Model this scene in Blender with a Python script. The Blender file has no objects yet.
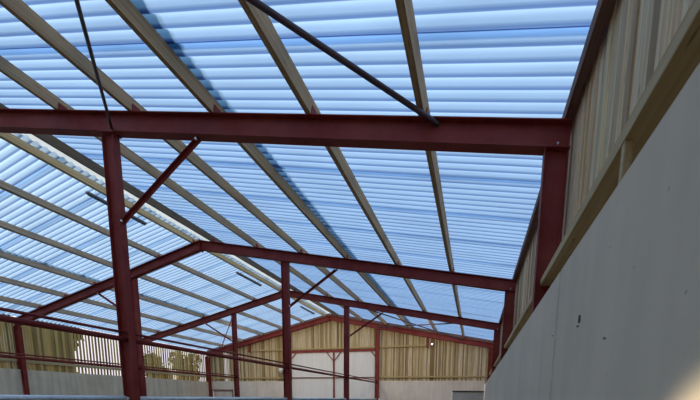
import bpy, bmesh, math, random
from mathutils import Vector, Matrix
random.seed(7)
C = bpy.context.scene.collection
H = 1.6                      # eye height
# ---------------- building measures (metres; x across, y along, z up) ----------------
Y0, BAY = 5.338, 6.0
FY = [Y0, Y0+BAY, Y0+2*BAY, 23.21]          # the four steel frames
XE, XR, XL = .68, -9.828, -19.936           # right eave, ridge, left eave
ZE, ZR, ZL = 3.122+H, 5.261+H, 3.084+H      # underside of rafters there
SR = (ZE-ZR)/(XE-XR); SL = (ZL-ZR)/(XL-XR)
RD = .313                                   # rafter depth (vertical)
PD, PW = .19, .088                         # purlin depth and width
C1, C2 = -6.556, -13.222                    # inner column rows (left faces)
CW = .26
def zrb(x): return ZR+(x-XR)*(SR if x > XR else SL)
def zpur(x): return zrb(x)+RD+.012          # underside of purlins
def zroof(x): return zrb(x)+RD+.012+PD*1.02+.03

# ---------------- materials ----------------
def nodes(name):
    m = bpy.data.materials.new(name); m.use_nodes = True
    nt = m.node_tree; nt.nodes.clear()
    out = nt.nodes.new('ShaderNodeOutputMaterial')
    return m, nt, out
def N(nt, t, **kw):
    n = nt.nodes.new(t)
    for k, v in kw.items():
        if k in n.inputs: n.inputs[k].default_value = v
        else: setattr(n, k, v)
    return n
def ramp(nt, stops):
    r = nt.nodes.new('ShaderNodeValToRGB'); e = r.color_ramp.elements
    while len(e) < len(stops): e.new(.5)
    for i, (p, c) in enumerate(stops):
        e[i].position = p; e[i].color = (*c, 1)
    return r
def coords(nt, scale):
    g = nt.nodes.new('ShaderNodeNewGeometry'); mp = nt.nodes.new('ShaderNodeMapping')
    mp.inputs['Scale'].default_value = scale
    nt.links.new(g.outputs['Position'], mp.inputs['Vector']); return mp
def mixc(nt, a, b, fac, mode='MIX'):
    m = nt.nodes.new('ShaderNodeMix'); m.data_type = 'RGBA'; m.blend_type = mode
    L = nt.links
    for s, v in ((m.inputs[6], a), (m.inputs[7], b)):
        if isinstance(v, tuple): s.default_value = (*v, 1)
        else: L.new(v, s)
    if isinstance(fac, (int, float)): m.inputs[0].default_value = fac
    else: L.new(fac, m.inputs[0])
    return m.outputs[2]
def plain(name, col, rough=.7, metal=0, noise=.15, scale=(3, 3, 3), bump=0):
    m, nt, out = nodes(name); L = nt.links
    b = N(nt, 'ShaderNodeBsdfPrincipled', Roughness=rough, Metallic=metal)
    mp = coords(nt, scale); n = N(nt, 'ShaderNodeTexNoise', Scale=1.0, Detail=6.0, Roughness=.65); L.new(mp.outputs[0], n.inputs['Vector'])
    r = ramp(nt, [(.3, tuple(c*(1-noise) for c in col)), (.7, tuple(min(1, c*(1+noise)) for c in col))])
    L.new(n.outputs[0], r.inputs[0]); L.new(r.outputs[0], b.inputs['Base Color'])
    if bump:
        bp = N(nt, 'ShaderNodeBump', Strength=bump, Distance=.01); L.new(n.outputs[0], bp.inputs['Height']); L.new(bp.outputs[0], b.inputs['Normal'])
    L.new(b.outputs[0], out.inputs[0]); return m
def timber(name, dark, light, scale, attr=False, rough=.8):
    """sawn wood: streaks along the grain, a few knots; 'tone' attribute sets the board's own shade"""
    m, nt, out = nodes(name); L = nt.links
    b = N(nt, 'ShaderNodeBsdfPrincipled', Roughness=rough)
    mp = coords(nt, scale); n = N(nt, 'ShaderNodeTexNoise', Scale=1.0, Detail=5.0, Roughness=.6); L.new(mp.outputs[0], n.inputs['Vector'])
    r = ramp(nt, [(.32, dark), (.68, light)]); L.new(n.outputs[0], r.inputs[0])
    col = r.outputs[0]
    if attr:
        a = N(nt, 'ShaderNodeAttribute', attribute_name='tone')
        col = mixc(nt, col, a.outputs['Color'], 1.0, 'MULTIPLY')
    mp2 = coords(nt, tuple(max(1.2, s**.55*2.2) for s in scale)); v = N(nt, 'ShaderNodeTexVoronoi', Scale=1.0); L.new(mp2.outputs[0], v.inputs['Vector'])
    k = ramp(nt, [(.05, (.35, .3, .22)), (.14, (1, 1, 1))]); L.new(v.outputs['Distance'], k.inputs[0])
    col = mixc(nt, col, k.outputs[0], .8, 'MULTIPLY')
    L.new(col, b.inputs['Base Color'])
    bp = N(nt, 'ShaderNodeBump', Strength=.3, Distance=.004); L.new(n.outputs[0], bp.inputs['Height']); L.new(bp.outputs[0], b.inputs['Normal'])
    L.new(b.outputs[0], out.inputs[0]); return m
def steel_paint(name, a, c):
    m, nt, out = nodes(name); L = nt.links
    b = N(nt, 'ShaderNodeBsdfPrincipled', Roughness=.6); b.inputs['Specular IOR Level'].default_value = .3
    mp = coords(nt, (1.2, 1.2, 1.2)); n = N(nt, 'ShaderNodeTexNoise', Scale=1.0, Detail=7.0, Roughness=.7); L.new(mp.outputs[0], n.inputs['Vector'])
    r = ramp(nt, [(.35, a), (.65, c)]); L.new(n.outputs[0], r.inputs[0]); L.new(r.outputs[0], b.inputs['Base Color'])
    L.new(b.outputs[0], out.inputs[0]); return m
def roof_mat(name, lapx, tint, cap=False):
    m, nt, out = nodes(name); L = nt.links
    g = nt.nodes.new('ShaderNodeNewGeometry'); sx = nt.nodes.new('ShaderNodeSeparateXYZ'); L.new(g.outputs['Position'], sx.inputs[0])
    mp = coords(nt, (.5, 2.2, .5)); n = N(nt, 'ShaderNodeTexNoise', Scale=1.0, Detail=4.0); L.new(mp.outputs[0], n.inputs['Vector'])
    r = ramp(nt, [(.3, tuple(c*.9 for c in tint)), (.7, tuple(min(1, c*1.06) for c in tint))]); L.new(n.outputs[0], r.inputs[0])
    col = r.outputs[0]
    if lapx is not None:        # darker uneven band along the end lap of the two rows of sheets
        d = N(nt, 'ShaderNodeMath', operation='SUBTRACT'); L.new(sx.outputs[0], d.inputs[0]); d.inputs[1].default_value = lapx
        ab = N(nt, 'ShaderNodeMath', operation='ABSOLUTE'); L.new(d.outputs[0], ab.inputs[0])
        mp3 = coords(nt, (4, 6, 4)); n3 = N(nt, 'ShaderNodeTexNoise', Scale=1.0, Detail=3.0); L.new(mp3.outputs[0], n3.inputs['Vector'])
        ad = N(nt, 'ShaderNodeMath', operation='MULTIPLY_ADD'); L.new(n3.outputs[0], ad.inputs[0]); ad.inputs[1].default_value = .16; L.new(ab.outputs[0], ad.inputs[2])
        k = ramp(nt, [(.25, (.66, .70, .68)), (.31, (1, 1, 1))]); L.new(ad.outputs[0], k.inputs[0])
        col = mixc(nt, col, k.outputs[0], 1.0, 'MULTIPLY')
    # corrugation shading painted into the colour, darker along the valleys
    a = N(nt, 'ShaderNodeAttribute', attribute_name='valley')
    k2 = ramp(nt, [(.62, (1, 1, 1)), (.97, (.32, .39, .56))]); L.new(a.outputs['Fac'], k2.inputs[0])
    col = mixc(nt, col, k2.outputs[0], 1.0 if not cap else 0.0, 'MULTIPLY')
    t = N(nt, 'ShaderNodeBsdfTranslucent'); L.new(col, t.inputs[0])
    df = N(nt, 'ShaderNodeBsdfDiffuse'); L.new(col, df.inputs[0])
    mx = N(nt, 'ShaderNodeMixShader'); mx.inputs[0].default_value = .12
    L.new(t.outputs[0], mx.inputs[1]); L.new(df.outputs[0], mx.inputs[2]); L.new(mx.outputs[0], out.inputs[0]); return m
def concrete(name, a, c, streak=.35):
    m, nt, out = nodes(name); L = nt.links
    b = N(nt, 'ShaderNodeBsdfPrincipled', Roughness=.85)
    mp = coords(nt, (1.1, 1.1, 1.1)); n = N(nt, 'ShaderNodeTexNoise', Scale=1.0, Detail=8.0, Roughness=.6); L.new(mp.outputs[0], n.inputs['Vector'])
    r = ramp(nt, [(.3, a), (.7, c)]); L.new(n.outputs[0], r.inputs[0])
    mp2 = coords(nt, (5, 5, .5)); n2 = N(nt, 'ShaderNodeTexNoise', Scale=1.0, Detail=4.0); L.new(mp2.outputs[0], n2.inputs['Vector'])
    k = ramp(nt, [(.35, (1-streak*.5,)*3), (.6, (1, 1, 1))]); L.new(n2.outputs[0], k.inputs[0])
    mp3 = coords(nt, (9, 9, 9)); v = N(nt, 'ShaderNodeTexVoronoi', Scale=1.0); L.new(mp3.outputs[0], v.inputs['Vector'])
    k3 = ramp(nt, [(.045, (.55, .53, .5)), (.07, (1, 1, 1))]); L.new(v.outputs['Distance'], k3.inputs[0])
    col = mixc(nt, r.outputs[0], k.outputs[0], 1., 'MULTIPLY'); col = mixc(nt, col, k3.outputs[0], .7, 'MULTIPLY')
    L.new(col, b.inputs['Base Color'])
    bp = N(nt, 'ShaderNodeBump', Strength=.25, Distance=.01); L.new(n.outputs[0], bp.inputs['Height']); L.new(bp.outputs[0], b.inputs['Normal'])
    L.new(b.outputs[0], out.inputs[0]); return m
def emit(name, col, s):
    m, nt, out = nodes(name); e = N(nt, 'ShaderNodeEmission', Strength=s); e.inputs[0].default_value = (*col, 1)
    nt.links.new(e.outputs[0], out.inputs[0]); return m

RED = steel_paint('red_oxide_paint', (.21, .016, .012), (.30, .048, .034))
PUR = timber('purlin_wood', (.40, .23, .11), (.64, .41, .22), (30, .7, 30))
PURG = timber('grey_purlin_wood', (.39, .265, .165), (.63, .45, .30), (30, .7, 30))
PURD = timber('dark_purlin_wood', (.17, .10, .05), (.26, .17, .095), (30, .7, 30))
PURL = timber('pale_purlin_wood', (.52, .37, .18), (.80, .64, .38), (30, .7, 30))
EAVE = timber('eave_wood', (.16, .07, .05), (.25, .13, .10), (30, .7, 30))
GIRT = timber('girt_wood', (.52, .36, .18), (.68, .51, .28), (30, .8, 30))
GIRTG = timber('gable_girt_wood', (.42, .27, .09), (.62, .44, .17), (.8, 30, 30))
BRD = timber('wall_boards', (.72, .50, .30), (1.0, .82, .56), (25, 25, .9), attr=True)
BRDL = timber('left_boards', (.62, .42, .15), (.90, .67, .29), (25, 25, .9), attr=True)
BRDG = timber('gable_boards', (.50, .37, .20), (.84, .67, .42), (25, 25, .9), attr=True)
CONR = concrete('concrete_right', (.80, .65, .48), (.92, .75, .56), .12)
CONL = concrete('concrete_left', (.84, .66, .46), (.96, .80, .58))
CONG = concrete('concrete_gable', (.74, .62, .50), (.88, .76, .62), .2)
FLOORM = concrete('concrete_floor', (.15, .12, .09), (.22, .18, .13))
DOORM = plain('cream_door_sheet', (.88, .82, .74), .6, noise=.05, scale=(6, 1, .4))
GREYS = plain('grey_sheet', (.42, .41, .39), .5, noise=.08)
GALV = plain('galvanised_steel', (.93, .95, .95), .5, 0, .1)
GALVD = plain('blue_grey_sheet', (.10, .14, .18), .5, .2, .15)
DARK = plain('dark_gap', (.03, .028, .025), .9)
CHIP = plain('chipped_concrete', (.13, .12, .10), .9)
FITM = plain('grey_light_fitting', (.20, .21, .24), .5)
WHITE = plain('white_plastic', (.8, .8, .78), .5, noise=.03)
BOLT = plain('zinc_bolt', (.75, .74, .7), .3, .4, .05)
LAMPE = emit('lamp_glow', (1, .97, .9), 6)
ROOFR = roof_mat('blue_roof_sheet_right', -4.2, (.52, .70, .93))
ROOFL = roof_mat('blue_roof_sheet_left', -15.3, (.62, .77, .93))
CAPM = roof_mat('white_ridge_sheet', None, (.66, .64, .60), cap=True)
LEAF = plain('olive_leaves', (.19, .155, .055), .8, noise=.5, scale=(2, 2, 2))
BARK = plain('bark', (.10, .08, .05), .9)
GRASS = plain('rough_grass', (.10, .13, .05), .95, noise=.4)

# ---------------- mesh helpers ----------------
W = {}                        # world position of each object's origin
def finish(name, bm, mat, parent=None, label=None, cat=None, group=None, kind=None, smooth=False, recalc=True):
    if recalc: bmesh.ops.recalc_face_normals(bm, faces=bm.faces)
    if parent is None:
        xs = [v.co for v in bm.verts]
        base = Vector(((min(v.x for v in xs)+max(v.x for v in xs))/2, (min(v.y for v in xs)+max(v.y for v in xs))/2, min(v.z for v in xs)))
        off = base
    else:
        base = Vector((0, 0, 0)); off = W[parent.name]
    for v in bm.verts: v.co -= off
    me = bpy.data.meshes.new(name); bm.to_mesh(me); bm.free()
    if smooth:
        for p in me.polygons: p.use_smooth = True
    me.materials.append(mat)
    o = bpy.data.objects.new(name, me); C.objects.link(o); o.location = base; o.parent = parent
    W[o.name] = off.copy()
    props(o, label, cat, group, kind); return o
def props(o, label=None, cat=None, group=None, kind=None):
    if label: o['label'] = label
    if cat: o['category'] = cat
    if group: o['group'] = group
    if kind: o['kind'] = kind
def empty(name, loc, label=None, cat=None, group=None, kind=None):
    o = bpy.data.objects.new(name, None); C.objects.link(o); o.location = loc; o.empty_display_size = .2
    W[o.name] = Vector(loc); props(o, label, cat, group, kind); return o
def box(bm, x0, x1, y0, y1, z0, z1):
    vs = [bm.verts.new((x, y, z)) for x in (x0, x1) for y in (y0, y1) for z in (z0, z1)]
    q = [(0, 1, 3, 2), (4, 6, 7, 5), (0, 4, 5, 1), (2, 3, 7, 6), (0, 2, 6, 4), (1, 5, 7, 3)]
    fs = [bm.faces.new([vs[i] for i in f]) for f in q]; return vs, fs
def sweep(bm, prof, a, b, u, v):
    """closed profile (list of 2d points) carried from a to b on the axes u, v"""
    A = [bm.verts.new(a+u*p[0]+v*p[1]) for p in prof]; B = [bm.verts.new(b+u*p[0]+v*p[1]) for p in prof]
    n = len(prof)
    for i in range(n): bm.faces.new((A[i], A[(i+1) % n], B[(i+1) % n], B[i]))
    bm.faces.new(A[::-1]); bm.faces.new(B)
    return A, B
def iprof(d, b, tf=.012, tw=.009):
    h, w, t = d/2, b/2, tw/2
    return [(-w, -h), (w, -h), (w, -h+tf), (t, -h+tf), (t, h-tf), (w, h-tf), (w, h), (-w, h), (-w, h-tf), (-t, h-tf), (-t, -h+tf), (-w, -h+tf)]
def tube(bm, a, b, r, n=10, r2=None):
    a, b = Vector(a), Vector(b); d = (b-a).normalized()
    u = d.orthogonal().normalized(); v = d.cross(u); r2 = r if r2 is None else r2
    A = [bm.verts.new(a+(u*math.cos(2*math.pi*i/n)+v*math.sin(2*math.pi*i/n))*r) for i in range(n)]
    B = [bm.verts.new(b+(u*math.cos(2*math.pi*i/n)+v*math.sin(2*math.pi*i/n))*r2) for i in range(n)]
    for i in range(n): bm.faces.new((A[i], A[(i+1) % n], B[(i+1) % n], B[i]))
    bm.faces.new(A[::-1]); bm.faces.new(B)
def obox(bm, c, ax, ay, az):
    """box about c with half axes ax, ay, az"""
    c = Vector(c); vs = [bm.verts.new(c+ax*i+ay*j+az*k) for i in (-1, 1) for j in (-1, 1) for k in (-1, 1)]
    for f in [(0, 1, 3, 2), (4, 6, 7, 5), (0, 4, 5, 1), (2, 3, 7, 6), (0, 2, 6, 4), (1, 5, 7, 3)]: bm.faces.new([vs[i] for i in f])
def bevel(bm, w): bmesh.ops.bevel(bm, geom=list(bm.edges), offset=w, segments=1, affect='EDGES')
X, Yv, Z = Vector((1, 0, 0)), Vector((0, 1, 0)), Vector((0, 0, 1))

# ---------------- steel frames ----------------
FN = ['nearest frame', 'second frame', 'third frame', 'gable frame']
PR = [-.881, -2.557, -4.24, -5.871, -7.56]            # purlins of the right slope
PRIDGE = -9.33
PL0 = -10.16
PL = [-11.79, -13.484, -15.161, -16.872, -18.514]     # purlins of the left slope
PXs_r = [('eave', .915)]+[('p', x) for x in PR]+[('p', PRIDGE)]
def rafter(i, side):
    yw = FY[i]-.02 if i < 3 else FY[i]+.02
    xa, xb = (XR, .965) if side == 'r' else (XR, XL-.31)
    bw = .18
    d = RD
    bm = bmesh.new()
    prof = iprof(d, bw, .013)
    a = Vector((xa, yw, zrb(xa)+d/2)); b = Vector((xb, yw, zrb(xb+1e-6 if side == 'r' else xb)+d/2))
    sweep(bm, prof, a, b, Yv, Z)
    where = 'right' if side == 'r' else 'left'
    extra = {0: 'resting on the tallest column', 1: 'behind the tallest column', 2: 'above the white doors', 3: 'against the gable boards'}[i]
    if side == 'l' and i == 0: extra = 'beyond the left picture edge'
    o = empty('steel_rafter', (a+b)/2-Z*d/2, f'dark red rafter of the {FN[i]}, {where} roof slope, {extra}', 'steel beam', 'dark red steel rafters', 'thing')
    W[o.name] = Vector(o.location)
    finish('i_section', bm, RED, o)
    # cleats holding the purlins
    xs = (PR+[PRIDGE]) if side == 'r' else ([PL0]+PL)
    for x in xs:
        c = bmesh.new(); s = SR if side == 'r' else SL
        t = Vector((1, 0, s)).normalized(); nrm = Vector((-s, 0, 1)).normalized()
        base = Vector((x, yw, zrb(x)+RD+.001))
        f = base+t*(PW/2+.007)
        obox(c, f+nrm*.06, t*.005, Yv*.07, nrm*.06); obox(c, f+t*.045+nrm*.005, t*.04, Yv*.07, nrm*.005)
        finish('cleat', c, RED, o)
    if side == 'r':       # bolts at the eave joint
        for dz in (.03, .075):
            c = bmesh.new(); tube(c, (.80+dz*.4, yw-.006, zrb(.8)+dz), (.80+dz*.4, yw-.03, zrb(.8)+dz), .013, 6); finish('bolt', c, BOLT, o)
        c = bmesh.new(); box(c, XR-.004, XR+.006, yw-.10, yw+.10, ZR-.06, ZR+RD+.02); finish('apex_plate', c, RED, o)
    return o
for i in range(4):
    for s in 'rl': rafter(i, s)
def column(i, x0, d, b, top, label, group):
    yw = FY[i]-.02 if i < 3 else FY[i]+.02
    bm = bmesh.new()
    o = empty('steel_column', (x0+d/2, yw, 0), label, 'steel column', group, 'thing')
    sweep(bm, iprof(d, b, .011), Vector((x0+d/2, yw, .012)), Vector((x0+d/2, yw, top)), Yv, X)
    finish('i_section', bm, RED, o)
    c = bmesh.new(); box(c, x0-.01, x0+d+.01, yw-.09, yw+.09, 0, .012); finish('base_plate', c, RED, o)
    if x0 > -14 and x0 < 0:
        c = bmesh.new(); z1 = top
        sl = SR if x0 > XR else SL
        obox(c, Vector((x0+d/2, yw, top+.001)), Vector((1, 0, sl))*(d/2+.03), Yv*.09, Z*.006); finish('cap_plate', c, RED, o)
cap = .01
for i in range(4):
    n = {0: 'tallest red steel column, at the left, under the nearest rafter', 1: 'red steel column under the second frame, right of the ridge',
         2: 'red steel column under the third frame, in front of the white doors', 3: 'red steel column at the right side of the white gable doors'}[i]
    column(i, C1, CW, .13, zrb(C1+CW/2)-cap, n, 'inner row of steel columns')
    n = {0: 'red steel column under the nearest frame left slope, beyond the left picture edge', 1: 'red steel column of the second frame, just showing behind the tallest column',
         2: 'thin red steel column under the third frame, left of the ridge', 3: 'red steel column at the left side of the white gable doors'}[i]
    column(i, C2, CW, .13, zrb(C2+CW/2)-cap, n, 'left inner row of steel columns')
    n = {0: 'red steel eave column at the right wall, nearest one, its foot behind the concrete', 1: 'red steel eave column at the right wall, second frame',
         2: 'red steel eave column at the right wall, third frame', 3: 'red steel column in the far right corner at the gable'}[i]
    column(i, XE, .275, .15, ZE+(.0), n, 'steel columns along the right wall')
    n = {0: 'red steel eave column of the left wall, nearest frame, outside the view', 1: 'red steel eave column at the left wall, at the left picture edge',
         2: 'red steel eave column at the left wall, third frame', 3: 'red steel column in the far left corner at the gable'}[i]
    column(i, XL-.30, .30, .15, zrb(XL-.30), n, 'steel columns along the left wall')
def knee(i, x, z, x2, label):
    yw = FY[i]-.02
    bm = bmesh.new(); a = Vector((x, yw-.03, z)); b = Vector((x2, yw-.03, zrb(x2)-.03)); d = (b-a).normalized(); v = Yv.cross(d)
    o = empty('knee_brace', a, label, 'brace', 'diagonal knee braces', 'thing')
    sweep(bm, [(-.03, -.035), (.03, -.035), (.03, .035), (.022, .035), (.022, -.027), (-.03, -.027)], a, b, Yv, v); finish('angle_bar', bm, RED, o)
    for p in (a+d*.04, b-d*.04):
        c = bmesh.new(); tube(c, p-Yv*.045, p-Yv*.02, .02, 6); finish('bolt', c, BOLT if p.z > 4 else RED, o)
ordn = ['nearest', 'second', 'third']
for i in range(3):
    knee(i, C1+CW+.01, 3.08+H, -4.52, ['long red knee brace from the tallest column up to the nearest rafter', 'red knee brace on the column of the second frame right of the ridge', 'red knee brace on the column in front of the white doors'][i])
for i in range(1, 3):
    knee(i, C2-.01, 3.07+H, -15.0, ['', 'thin red knee brace left of the tallest column below the left rafter', 'thin red knee brace leaning left from the third frame left column'][i])
# wind bracing in the roof plane
PIPE = plain('dark_pipe_paint', (.075, .035, .04), .45)
def rod(a, b, r, label, m=RED):
    bm = bmesh.new(); tube(bm, a, b, r, 12); finish('wind_brace', bm, m, None, label, 'brace', 'round wind braces under the roof', smooth=False)
def zm(x, d=.15): return zrb(x)+d
# the two braces of the near bay run from the nearest frame back over the camera to the frame behind
def along(xa, ya, xb, yb, t, dz): x = xa+(xb-xa)*t; return Vector((x, ya+(yb-ya)*t, zm(x, dz)))
for (xa, xb, r, dz, lb) in ((-.66, -6.95, .032, .27, 'thick pipe brace slanting down from top centre to the nearest rafter'), (-6.36, -.25, .024, .06, 'thin dark pipe brace running down to the head of the tallest column')):
    rod(along(xa, Y0-.03, xb, -.66, 0, dz), along(xa, Y0-.03, xb, -.66, .98, dz), r, lb, PIPE)
for (xa, xb, dz, lb) in ((-6.3, -.8, .18, 'red roof brace beyond the third frame, sloping down to the right'), (-.9, -6.4, .08, 'red roof brace beyond the third frame, sloping down to the left')):
    rod(along(xa, FY[2]+.1, xb, FY[3]-.1, 0, dz), along(xa, FY[2]+.1, xb, FY[3]-.1, 1, dz), .03, lb, PIPE)
rod(Vector((C2+.12, FY[2]-.1, zrb(C2)-.1)), Vector((C2+.12, FY[2]-1.08, 2.70+H)), .022, 'thin steep rod beside the third frame left column')

# ---------------- purlins ----------------
YA, YB = -3.0, 23.27
def purlin(x, mat, label, w=PW, d=PD):
    s = SR if x > XR else SL
    t = Vector((1, 0, s)).normalized(); nrm = Vector((-s, 0, 1)).normalized()
    bm = bmesh.new(); a = Vector((x, 0, zrb(x)+RD+.012))
    n = 12
    prev = None
    for k in range(n+1):
        y = YA+(YB-YA)*k/n; j = Vector((random.uniform(-.006, .006), 0, 0))
        ring = [bm.verts.new(a+Yv*y+t*p[0]+nrm*p[1]+j) for p in ((-w/2, 0), (w/2, 0), (w/2, d), (-w/2, d))]
        if prev:
            for q in range(4): bm.faces.new((prev[q], prev[(q+1) % 4], ring[(q+1) % 4], ring[q]))
        else: bm.faces.new(ring[::-1])
        prev = ring
    bm.faces.new(prev)
    finish('timber_purlin', bm, mat, None, label, 'purlin', 'timber purlins under the roof sheets')
words = ['first', 'second', 'third', 'fourth', 'fifth']
for k, x in enumerate(PR):
    purlin(x, PUR, f'brown timber purlin, right slope, {words[k]} in from the eave purlin')
purlin(PRIDGE, PURD, 'dark brown timber purlin just right of the white ridge strip')
purlin(PL0, PURL, 'pale tan timber purlin along the left side of the white ridge strip', .075, .2)
for k, x in enumerate(PL):
    purlin(x, PURG, f'grey-brown timber purlin, left slope, {words[k]} below the pale ridge purlin')
bm = bmesh.new(); box(bm, .885, 1.005, YA, YB, 3.435+H, 3.585+H); bevel(bm, .004)
finish('timber_purlin', bm, EAVE, None, 'dark reddish timber purlin at the right eave above the wall boards', 'purlin', 'timber purlins under the roof sheets')

# ---------------- roof sheets (the ceiling) ----------------
PITCH, NC, LAP0 = 1.29/7, 7, 4.45-1.29*6
AMP = .026
def sheets(name, x0, xl, x1, mat):
    """corrugated sheets: x0 lower edge, x1 upper edge, xl end-lap line"""
    bm = bmesh.new(); lay = bm.verts.layers.float.new('valley')
    sgn = 1 if x0 > x1 else -1
    for row, (xa, xb, up) in enumerate(((x0, xl-sgn*.16, 0), (xl+sgn*.16, x1, .010))):
        nx = 6
        y = LAP0; k = 0
        while y < 23.45:
            ya, yb = y-PITCH*.5, min(y+NC*PITCH+PITCH*.25, 23.75)
            ny = int(round((yb-ya)/PITCH*10)); dz0 = up+(.006 if k % 2 else 0)+random.uniform(0, .003)
            sag = random.uniform(-.004, .004)
            grid = []
            for i in range(nx+1):
                x = xa+(xb-xa)*i/nx; col = []
                for j in range(ny+1):
                    yy = ya+(yb-ya)*j/ny; ph = 2*math.pi*(yy-LAP0)/PITCH
                    c = math.cos(ph)
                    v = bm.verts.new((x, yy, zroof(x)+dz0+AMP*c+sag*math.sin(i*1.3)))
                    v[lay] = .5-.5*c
                    col.append(v)
                grid.append(col)
            for i in range(nx):
                for j in range(ny): bm.faces.new((grid[i][j], grid[i+1][j], grid[i+1][j+1], grid[i][j+1]))
            y += NC*PITCH; k += 1
    return finish(name, bm, mat, kind='structure', smooth=True)
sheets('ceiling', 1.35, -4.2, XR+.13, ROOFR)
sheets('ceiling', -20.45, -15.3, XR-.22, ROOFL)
bm = bmesh.new(); lay = bm.verts.layers.float.new('valley')
pts = [(XR-.40, 0), (XR-.10, .005), (XR-.05, .03), (XR, .045), (XR+.05, .03), (XR+.10, .005), (XR+.30, 0)]
rows = [[bm.verts.new((x, y, zroof(x)+.04+dz)) for x, dz in pts] for y in [YA+(23.6-YA)*k/20 for k in range(21)]]
for a, b in zip(rows, rows[1:]):
    for j in range(len(pts)-1): bm.faces.new((a[j], a[j+1], b[j+1], b[j]))
finish('ceiling', bm, CAPM, kind='structure', smooth=True)

# ---------------- light fittings under the ridge ----------------
for (ya, yb, lb) in ((7.6, 9.35, 'nearest slim grey strip light below the ridge, crossed by the tallest column'), (13.75, 15.55, 'middle slim grey strip light hanging below the ridge'), (19.6, 21.4, 'farthest slim grey strip light, below the ridge by the gable')):
    zf = 5.285+H; xf = PL0
    o = empty('strip_light', (xf, (ya+yb)/2, zf-.03), lb, 'strip light', 'strip lights along the ridge', 'thing')
    c = bmesh.new(); box(c, xf-.055, xf+.055, ya, yb, zf, zf+.06); bevel(c, .006); finish('housing', c, FITM, o)
    c = bmesh.new(); tube(c, (xf, ya+.03, zf-.012), (xf, yb-.03, zf-.018), .022); finish('lamp_tube', c, FITM, o)
    for yy in (ya+.25, yb-.25):
        c = bmesh.new(); tube(c, (xf, yy, zf+.06), (xf, yy, zpur(xf)+.005), .004, 6); finish('hanger', c, FITM, o)

# ---------------- timber boarding ----------------
def board_wall(name, mat, parent, axis, fixed, spans, zbot, ztop, wmin, wmax, gap, tones, t=.022, stag=0.0):
    bm = bmesh.new(); lay = bm.loops.layers.float_color.new('tone')
    for (s0, s1) in spans:
        s = s0
        while s < s1-.03:
            w = min(random.uniform(wmin, wmax), s1-s)
            off = random.choice((0, stag)) if stag else 0
            zb = zbot(s)+random.uniform(-.01, .01); c = random.choice(tones); q = random.uniform(.85, 1.1); c = [min(1, k*q) for k in c]
            e = s+w
            if axis == 'y': vs, fs = box(bm, fixed+off, fixed+off+t, s, e, zb, 1)
            else: vs, fs = box(bm, s, e, fixed+off, fixed+off+t, zb, 1)
            for v in vs:
                if abs(v.co.z-1) < 1e-6: v.co.z = ztop(v.co.x, v.co.y)
            for f in fs:
                for l in f.loops: l[lay] = (*c, 1)
            s = e+(gap if not callable(gap) else gap(e))
    return finish(name, bm, mat, parent)
TR = [(1.1, 1.08, 1.02), (.78, .72, .66), (.55, .46, .38), (1.2, 1.16, 1.08), (.9, .78, .64), (.66, .60, .54), (1.1, 1.0, .86), (.84, .84, .78)]
TG = [(1, 1, .95), (.75, .68, .52), (.42, .33, .2), (1.15, 1.12, 1.05), (.85, .78, .6), (.58, .48, .32), (1.05, 1, .9)]
TL = [(1.05, 1, .95), (.6, .56, .45), (.85, .8, .7), (.45, .40, .30), (1.1, 1.0, .8)]
# right wall
WR = empty('wall_right', (.61, 10, 0), kind='structure')
joints = [-3, -1.1, .93, 2.97, 5.0, 7.28, 9.35, 11.35, 13.4, 15.4, 17.4, 19.4, 21.4, 23.3]
for a, b in zip(joints, joints[1:]):
    c = bmesh.new(); dx = random.uniform(-.003, .003); box(c, .55+dx, .662, a+.010, b-.010, 0, .937+H+random.uniform(-.006, .004)); bevel(c, .007); finish('concrete_panel', c, CONR, WR)
c = bmesh.new(); box(c, .60, .655, -3, 23.3, 0, .90+H); finish('joint_filler', c, DARK, WR)
WR2 = empty('wall_right', (1.03, 10, 0), kind='structure')
board_wall('board_cladding', BRD, WR2, 'y', 1.012, [(-3, 23.30)], lambda s: -.5+H, lambda x, y: 3.585+H, .085, .15, .003, TR, stag=.018)
for (y, z, ry, rz) in ((2.32, .46, .005, .022), (2.345, .425, .003, .005), (3.05, .49, .003, .004), (1.86, .28, .004, .004)):
    c = bmesh.new(); tube(c, (.542, y, z+H), (.56, y, z+H), 1, 10)
    for v in c.verts: v.co.y = y+(v.co.y-y)*ry; v.co.z = z+H+(v.co.z-z-H)*rz
    finish('chipped_hole', c, CHIP, WR)
ys = [-3]+[FY[0]-.02, FY[1]-.02, FY[2]-.02, FY[3]+.02]
for k in range(4):
    c = bmesh.new(); box(c, .75, 1.005, ys[k]+.008, ys[k+1]-.008, 1.49+H, 1.58+H); bevel(c, .004)
    finish('timber_girt', c, GIRT, None, ['timber rail above the right concrete wall, nearest bay, at the picture edge', 'timber rail above the right concrete wall between first and second frame', 'timber rail above the right concrete wall between second and third frame', 'timber rail above the right concrete wall in the farthest bay'][k], 'timber rail', 'timber rails of the right wall')
c = bmesh.new(); box(c, .755, .80, 2.56, 2.61, 0, 1.49+H); bevel(c, .004)
finish('timber_post', c, GIRT, None, 'short pale timber post between the right concrete wall and the rail above', 'timber post')
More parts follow.
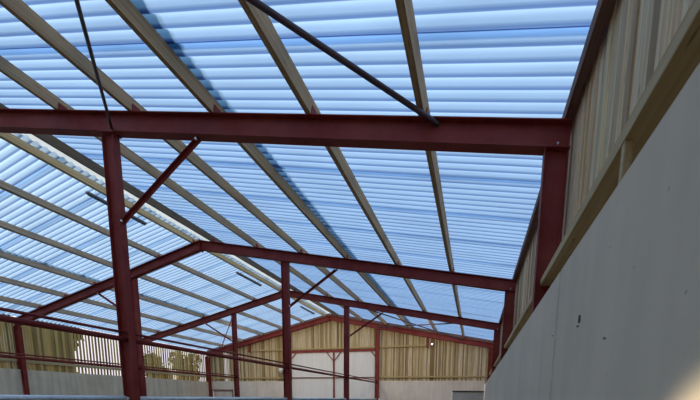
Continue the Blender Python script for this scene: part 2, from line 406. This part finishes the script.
# left wall
WL = empty('wall_left', (-20.1, 10, 0), kind='structure')
jl = [-3, -1, 1, 3, 5.318, 7.3, 9.3, 11.318, 13.3, 15.3, 17.318, 19.3, 21.3, 23.23]
for a, b in zip(jl, jl[1:]):
    c = bmesh.new(); box(c, -20.10-.09+random.uniform(-.003, .003), -20.10, a+(.08 if a in (5.318, 11.318, 17.318) else .004), b-(.08 if b in (5.318, 11.318, 17.318, 23.23) else .004), 0, 1.12+H)
    finish('concrete_panel', c, CONL, WL)
WL2 = empty('wall_left', (-20.34, 10, 0), kind='structure')
board_wall('board_cladding', BRDL, WL2, 'y', -20.34, [(-3, 23.30)], lambda s: .95+H, lambda x, y: 3.36+H, .085, .105, lambda e: .074 if e > 13.7 else .014, TL)
ys = [-3]+FY
for k in range(4):
    c = bmesh.new(); box(c, -20.315, -20.24, ys[k]+.012, ys[k+1]-.012, 1.45+H, 1.58+H); bevel(c, .004)
    finish('timber_girt', c, GIRT, None, ['timber rail across the left boards before the nearest frame', 'timber rail across the left boards at the left picture edge', 'timber rail across the left boards behind the tallest column', 'timber rail across the left boards in the farthest bay'][k], 'timber rail', 'timber rails of the left wall')

WB = empty('wall_back', (-10, -3.1, 0), kind='structure')
c = bmesh.new(); box(c, -20.3, 1.0, -3.2, -3.05, 0, 2.4); finish('concrete_panel', c, CONL, WB)
board_wall('board_cladding', BRDL, WB, 'x', -3.30, [(-20.3, 1.0)], lambda s: 2.2, lambda x, y: zroof(x)-.05, .12, .16, .02, TL)
# gable wall
YG = 23.36
WF = empty('wall_front', (-10, YG, 0), kind='structure')
def gtop(x, y): return (zroof(x) if True else 0)-.045
ZD = 3.15+H
DL, DR = -12.93, -6.56
ct = 1.17+H
for (x0, x1, z0, z1) in ((DR+.02, -1.43, 0, ct), (-1.43, .54, .55+H, ct), (-20.09, -20.03, 0, ct), (-20.03, -18.0, .5+H, ct), (-18.0, -15.9, 0, ct-.01), (-15.894, DL-.02, 0, ct)):
    c = bmesh.new(); box(c, x0+.004, x1-.004, YG, YG+.14, z0, z1); finish('concrete_panel', c, CONG, WF)
sp = [(-20.30, -20.3+.0)]
board_wall('board_cladding', BRDG, WF, 'x', YG+.155, [(-20.3, DL)], lambda s: 1.0+H, gtop, .06, .115, lambda e: .035 if (-18.95 < e < -18.4) else .002, TG, stag=.02)
board_wall('board_cladding', BRDG, WF, 'x', YG+.155, [(DL, DR)], lambda s: ZD+.02, gtop, .06, .115, .002, TG, stag=.02)
board_wall('board_cladding', BRDG, WF, 'x', YG+.155, [(DR, 1.0)], lambda s: 1.0+H, gtop, .06, .115, .002, TG, stag=.02)
def girt(x0, x1, z, label, m=GIRTG):
    c = bmesh.new(); box(c, x0, x1, YG-.06, YG+.01 if z > 2+H else YG-.002, z, z+.10); bevel(c, .004)
    finish('timber_girt', c, m, None, label, 'timber rail', 'timber rails of the gable')
girt(C1+CW+.02, .52, 1.38+H, 'lower timber rail on the gable boards right of the white doors')
girt(-19.9, C2-.02, 1.36+H, 'lower timber rail on the gable boards left of the white doors')
girt(-16.25, -3.2, 3.36+H, 'upper timber rail on the gable boards over the white doors')
for (x, lb) in ((-16.36, 'short red hanger at the left end of the upper gable rail'), (-3.1, 'short red hanger at the right end of the upper gable rail')):
    c = bmesh.new(); obox(c, Vector((x, YG-.08, (3.30+H+zrb(x))/2-.0)), X*.08, Yv*.035, Z*((zrb(x)-3.30-H)/2+.02)); finish('steel_hanger', c, RED, None, lb, 'steel bracket', 'steel hangers on the gable')
for (xa, xb, lb) in ((XR+.02, .98, 'right'), (XR-.02, -20.2, 'left')):
    c = bmesh.new(); a = Vector((xa, 23.32, zrb(xa)+RD+.13)); b = Vector((xb, 23.32, zrb(xb)+RD+.13)); sweep(c, [(-.03, -.09), (.03, -.09), (.03, .06), (-.03, .06)], a, b, Yv, Z)
    finish('timber_girt', c, EAVE, None, f'dark sloping timber over the gable rafter, {lb} slope', 'timber rail', 'timber rails of the gable')
# white doors
D = empty('door_1', ((DL+DR)/2, YG, 0), kind='structure')
xm = -9.62
for (x0, x1) in ((DL, xm-.05), (xm+.05, DR)):
    c = bmesh.new(); n = 40
    xs = [x0+(x1-x0)*k/n for k in range(n+1)]
    top = [bm_ for bm_ in ()]
    A = [c.verts.new((x, YG+.06+(.012 if k % 2 else 0), .03)) for k, x in enumerate(xs)]; B = [c.verts.new((x, YG+.06+(.012 if k % 2 else 0), ZD)) for k, x in enumerate(xs)]
    A2 = [c.verts.new((x, YG+.10, .03)) for x in xs]; B2 = [c.verts.new((x, YG+.10, ZD)) for x in xs]
    for k in range(n):
        c.faces.new((A[k], A[k+1], B[k+1], B[k])); c.faces.new((A2[k+1], A2[k], B2[k], B2[k+1])); c.faces.new((B[k], B[k+1], B2[k+1], B2[k])); c.faces.new((A[k], A2[k], A2[k+1], A[k+1]))
    c.faces.new((A[0], B[0], B2[0], A2[0])); c.faces.new((A[n], A2[n], B2[n], B[n]))
    finish('door_leaf', c, DOORM, D)
c = bmesh.new(); box(c, DL-.1, DR+.2, YG-.03, YG+.05, ZD, ZD+.16); finish('header', c, RED, D)
c = bmesh.new(); box(c, xm-.05, xm+.05, YG-.03, YG+.06, 0, ZD); finish('mullion', c, RED, D)
for s in (-1, 1):
    c = bmesh.new(); tube(c, (xm, YG-.0, 2.52+H), (xm+s*.55, YG-.0, ZD+.02), .032, 8); finish('strut', c, RED, D)
    xx = DL+.05 if s < 0 else DR-.02
    c = bmesh.new(); tube(c, (xx, YG-.0, 2.78+H), (xx-s*.35, YG-.0, ZD+.02), .032, 8); finish('strut', c, RED, D)
c = bmesh.new(); box(c, DL, DR, YG-.02, YG+.04, 1.38+H, 1.44+H); finish('cross_rail', c, EAVE, D)
# small openings
D2 = empty('door_2', (-19.0, YG, 0), kind='structure')
c = bmesh.new(); box(c, -20.02, -18.01, YG-.02, YG+.05, .45+H, .53+H); box(c, -20.02, -19.92, YG-.02, YG+.05, 0, .45+H); box(c, -18.09, -18.01, YG-.02, YG+.05, 0, .45+H); finish('door_frame', c, EAVE, D2)
c = bmesh.new(); box(c, -19.92, -18.09, YG+.07, YG+.10, 0, .45+H); finish('door_leaf', c, CONG, D2)
D3 = empty('door_3', (-.45, YG, 0), kind='structure')
c = bmesh.new()
for k in range(24):
    x = -1.42+k*.08; box(c, x, x+.055, YG+.10, YG+.125, 0, .50+H)
box(c, -1.42, .54, YG+.125, YG+.135, 0, .545+H); finish('door_leaf', c, GREYS, D3)
c = bmesh.new(); box(c, -1.42, .535, YG+.03, YG+.09, .48+H, .545+H); finish('lintel', c, DARK, D3)

# lamps on the gable
o = empty('wall_lamp', (-2.81, YG-.15, 3.40+H), 'small glowing lamp under the gable rafter, right of the upper timber rail', 'lamp')
c = bmesh.new(); box(c, -2.89, -2.73, YG-.10, YG-.05, 3.40+H, 3.55+H); bevel(c, .01); finish('lamp_body', c, FITM, o)
c = bmesh.new(); bmesh.ops.create_uvsphere(c, u_segments=12, v_segments=8, radius=.04, matrix=Matrix.Translation((-2.81, YG-.13, 3.47+H))); finish('lamp_lens', c, LAMPE, o, smooth=True)
c = bmesh.new(); box(c, -2.86, -2.76, YG-.06, YG+.16, 3.44+H, 3.50+H); finish('bracket', c, FITM, o)
xl = -13.75
o = empty('wall_lamp', (xl, YG-.12, 1.17+H), 'white round lamp on a short stem by the gable, left of the white doors', 'lamp')
c = bmesh.new(); tube(c, (xl, YG-.10, 1.20+H), (xl, YG-.10, 1.80+H), .03); tube(c, (xl, YG-.10, 1.21+H), (xl, YG+.02, 1.21+H), .03); finish('stem', c, FITM, o)
c = bmesh.new(); tube(c, (xl, YG-.10, 1.78+H), (xl, YG-.10, 1.92+H), .07, 16, .16); tube(c, (xl, YG-.10, 1.92+H), (xl, YG-.10, 2.08+H), .17, 16, .15); finish('lamp_shade', c, WHITE, o)

# ---------------- rails between the columns ----------------
XC = C1+CW/2
def pipe(x, ya, yb, z, r, label, group):
    c = bmesh.new(); tube(c, (x, ya, z), (x, yb, z), r, 12); finish('steel_pipe', c, RED, None, label, 'pipe rail', group, smooth=True)
bn = ['from the left picture edge to the tallest column', 'between the tallest column and the second frame column', 'between the second and third frame columns', 'between the third frame column and the gable']
ys = [-.66]+[FY[0]-.02, FY[1]-.02, FY[2]-.02, FY[3]+.02]
for k in range(4):
    a, b = ys[k]+.012, ys[k+1]-.012
    pipe(XC, a, b, 1.05+H, .047, f'thick lower pipe of near rail, {bn[k]}', 'pipe rails of the inner column row')
    pipe(XC, a, b, 1.175+H, .024, f'thin upper pipe of near rail, {bn[k]}', 'pipe rails of the inner column row')
XC2 = C2+CW/2
bn2 = ['', 'left of the tallest column', 'from the tallest column to the third frame']
for k in (1, 2):
    a, b = ys[k]+.012, ys[k+1]-.012
    pipe(XC2, a, b, 1.075+H, .047, f'lower pipe of the far rail, {bn2[k]}', 'pipe rails of the left column row')
    pipe(XC2, a, b, 1.175+H, .024, f'upper pipe of the far rail, {bn2[k]}', 'pipe rails of the left column row')
# feed barrier panels, their top edge at eye level
for k in range(4):
    a, b = ys[k]+.15, ys[k+1]-.15
    o = empty('barrier_panel', (XC, (a+b)/2, 0), f'blue-grey metal barrier with pale top, {bn[k]}', 'barrier', 'barriers along the inner columns', 'thing')
    zt = -.03+H
    c = bmesh.new(); tube(c, (XC, a, zt-.03), (XC, b, zt-.02), .042, 12); finish('top_rail', c, GALV, o, smooth=True)
    c = bmesh.new(); box(c, XC-.015, XC+.015, a+.02, b-.02, .25, zt-.05); finish('sheet', c, GALVD, o)
    for yy in (a+.03, (a+b)/2, b-.03):
        c = bmesh.new(); box(c, XC-.03, XC+.03, yy-.03, yy+.03, 0, zt-.06); finish('leg', c, GALV, o)
    for yy in (a-.04, b+.04):
        c = bmesh.new(); tube(c, (XC, yy-.012, zt-.03), (XC, yy+.03, zt-.03), .028, 10); finish('clamp', c, GALV, o)
c = bmesh.new(); box(c, C1+CW+.02, C1+CW+.12, FY[3]-.1, FY[3]-.0, 0, .0+H); bevel(c, .01)
finish('marker_post', c, WHITE, None, 'small white post top at the foot of the column right of the white doors', 'post')

# ---------------- ground, floor, outside ----------------
c = bmesh.new(); box(c, -20.3, 1.0, -3, 23.6, -.12, 0); finish('floor', c, FLOORM, kind='structure')
c = bmesh.new(); box(c, -80, 60, -40, 90, -.35, -.125); finish('ground', c, GRASS, kind='structure')
def tree(x, y, rx, ry, h, n, label, z0=.3):
    o = empty('outside_tree', (x, y, -.12), label, 'tree', 'trees outside the left wall', 'thing')
    c = bmesh.new(); tube(c, (x, y, -.15), (x, y, h*.75), .16, 8, .05)
    for k in range(7):
        a = random.uniform(0, 6.28); z = h*random.uniform(.25, .7)
        tube(c, (x, y, z), (x+math.cos(a)*rx*.7, y+math.sin(a)*ry*.7, z+h*.18), .05, 5, .015)
    finish('trunk', c, BARK, o)
    c = bmesh.new(); blobs = [(random.uniform(-.6, .6)*rx, random.uniform(-.6, .6)*ry, random.uniform(z0, h*.85), random.uniform(.35, .55)) for _ in range(26)]
    for _ in range(n):
        bx, by, bz, br = random.choice(blobs)
        d = Vector((random.gauss(0, 1), random.gauss(0, 1), random.gauss(0, 1))).normalized()*random.uniform(.5, 1)
        p = Vector((x+bx+d.x*rx*br, y+by+d.y*ry*br, max(.0, bz+d.z*h*.16)))
        u = Vector((random.gauss(0, 1), random.gauss(0, 1), random.gauss(0, 1))).normalized(); v = u.orthogonal().normalized(); s = random.uniform(.12, .24)
        c.faces.new([c.verts.new(p-u*s), c.verts.new(p+v*s*.5), c.verts.new(p+u*s), c.verts.new(p-v*s*.5)])
    finish('crown', c, LEAF, o, recalc=False)
tree(-24.6, 8.3, 1.6, 1.55, 8.6, 9000, 'big dark olive tree outside the left boards, at the picture edge')
tree(-24.4, 12.0, 1.5, 1.6, 8.4, 9000, 'big dark olive tree outside the left boards, right of the eave column')
tree(-24.0, 15.1, 1.4, 1.1, 6.6, 7000, 'dark olive tree outside the left boards, next to the bright gaps')
tree(-24.2, 22.3, 1.1, .95, 5.3, 3000, 'olive bush seen through the left boards just right of the tallest column')
tree(-24.2, 25.3, 1.1, 1.1, 5.6, 3200, 'olive bush seen through the left boards near the far corner', )

# ---------------- light ----------------
w = bpy.data.worlds.new('overcast_sky'); bpy.context.scene.world = w; w.use_nodes = True
nt = w.node_tree; bg = nt.nodes['Background']
tc = nt.nodes.new('ShaderNodeTexCoord'); sp_ = nt.nodes.new('ShaderNodeSeparateXYZ'); nt.links.new(tc.outputs['Generated'], sp_.inputs[0])
r = ramp(nt, [(.0, (.86, .82, .93)), (.15, (.96, .93, 1.0)), (.5, (.70, .85, 1.0)), (1, (.70, .87, 1.0))]); nt.links.new(sp_.outputs['Z'], r.inputs[0]); nt.links.new(r.outputs[0], bg.inputs[0]); bg.inputs[1].default_value = 1.0
def light(name, typ, loc, rot, energy, col, **kw):
    l = bpy.data.lights.new(name, typ); l.energy = energy; l.color = col
    for k, v in kw.items(): setattr(l, k, v)
    o = bpy.data.objects.new(name, l); C.objects.link(o); o.location = loc; o.rotation_euler = rot; return o
def aim(loc, tgt): return (Vector(tgt)-Vector(loc)).to_track_quat('-Z', 'Y').to_euler()
light('sun', 'SUN', (0, 0, 30), aim((0, 0, 0), (.25, .8, -.75)), 1.3, (1, .97, .92), angle=math.radians(12))
sl = (-1.2, .2, 1.0)
light('warm_patch_spot', 'SPOT', sl, aim(sl, (.55, .76, 1.11)), 300, (1, .89, .66), spot_size=math.radians(38), spot_blend=.45, shadow_soft_size=.05)  # added spot without a fitting, throws the warm patch on the right wall

for (x, z, e) in ((-14.0, 3.9, 95), (-8.8, 4.6, 110), (-3.0, 3.6, 95)):       # unseen fill spots added behind the third frame to brighten the gable
    p = (x, FY[2]+.45, z+H); light('gable_fill_light', 'SPOT', p, aim(p, (x, 23.3, 1.6+H)), e*2.6, (1, .84, .62), spot_size=math.radians(130), spot_blend=1.0, shadow_soft_size=.25)
# ---------------- camera ----------------
f, cx, cy, yaw, pitch, roll = 350., 371.69, 447.98, -.2824, -.1412, -.012
fw = Vector((math.sin(yaw)*math.cos(pitch), math.cos(yaw)*math.cos(pitch), math.sin(pitch)))
rt = Vector((math.cos(yaw), -math.sin(yaw), 0)); dn = -rt.cross(fw)
r2 = rt*math.cos(roll)+dn*math.sin(roll); d2 = -rt*math.sin(roll)+dn*math.cos(roll)
cam = bpy.data.cameras.new('camera'); co = bpy.data.objects.new('camera', cam); C.objects.link(co)
M = Matrix((r2, -d2, -fw)).transposed().to_4x4(); M.translation = Vector((0, 0, H)); co.matrix_world = M
cam.sensor_width = 36; cam.lens = f/700*36; cam.shift_x = (350-cx)/700; cam.shift_y = (cy-200)/700; cam.clip_start = .05; cam.clip_end = 300
bpy.context.scene.camera = co
vs = bpy.context.scene.view_settings; vs.view_transform = 'Standard'; vs.look = 'None'; vs.exposure = .2; vs.gamma = 1
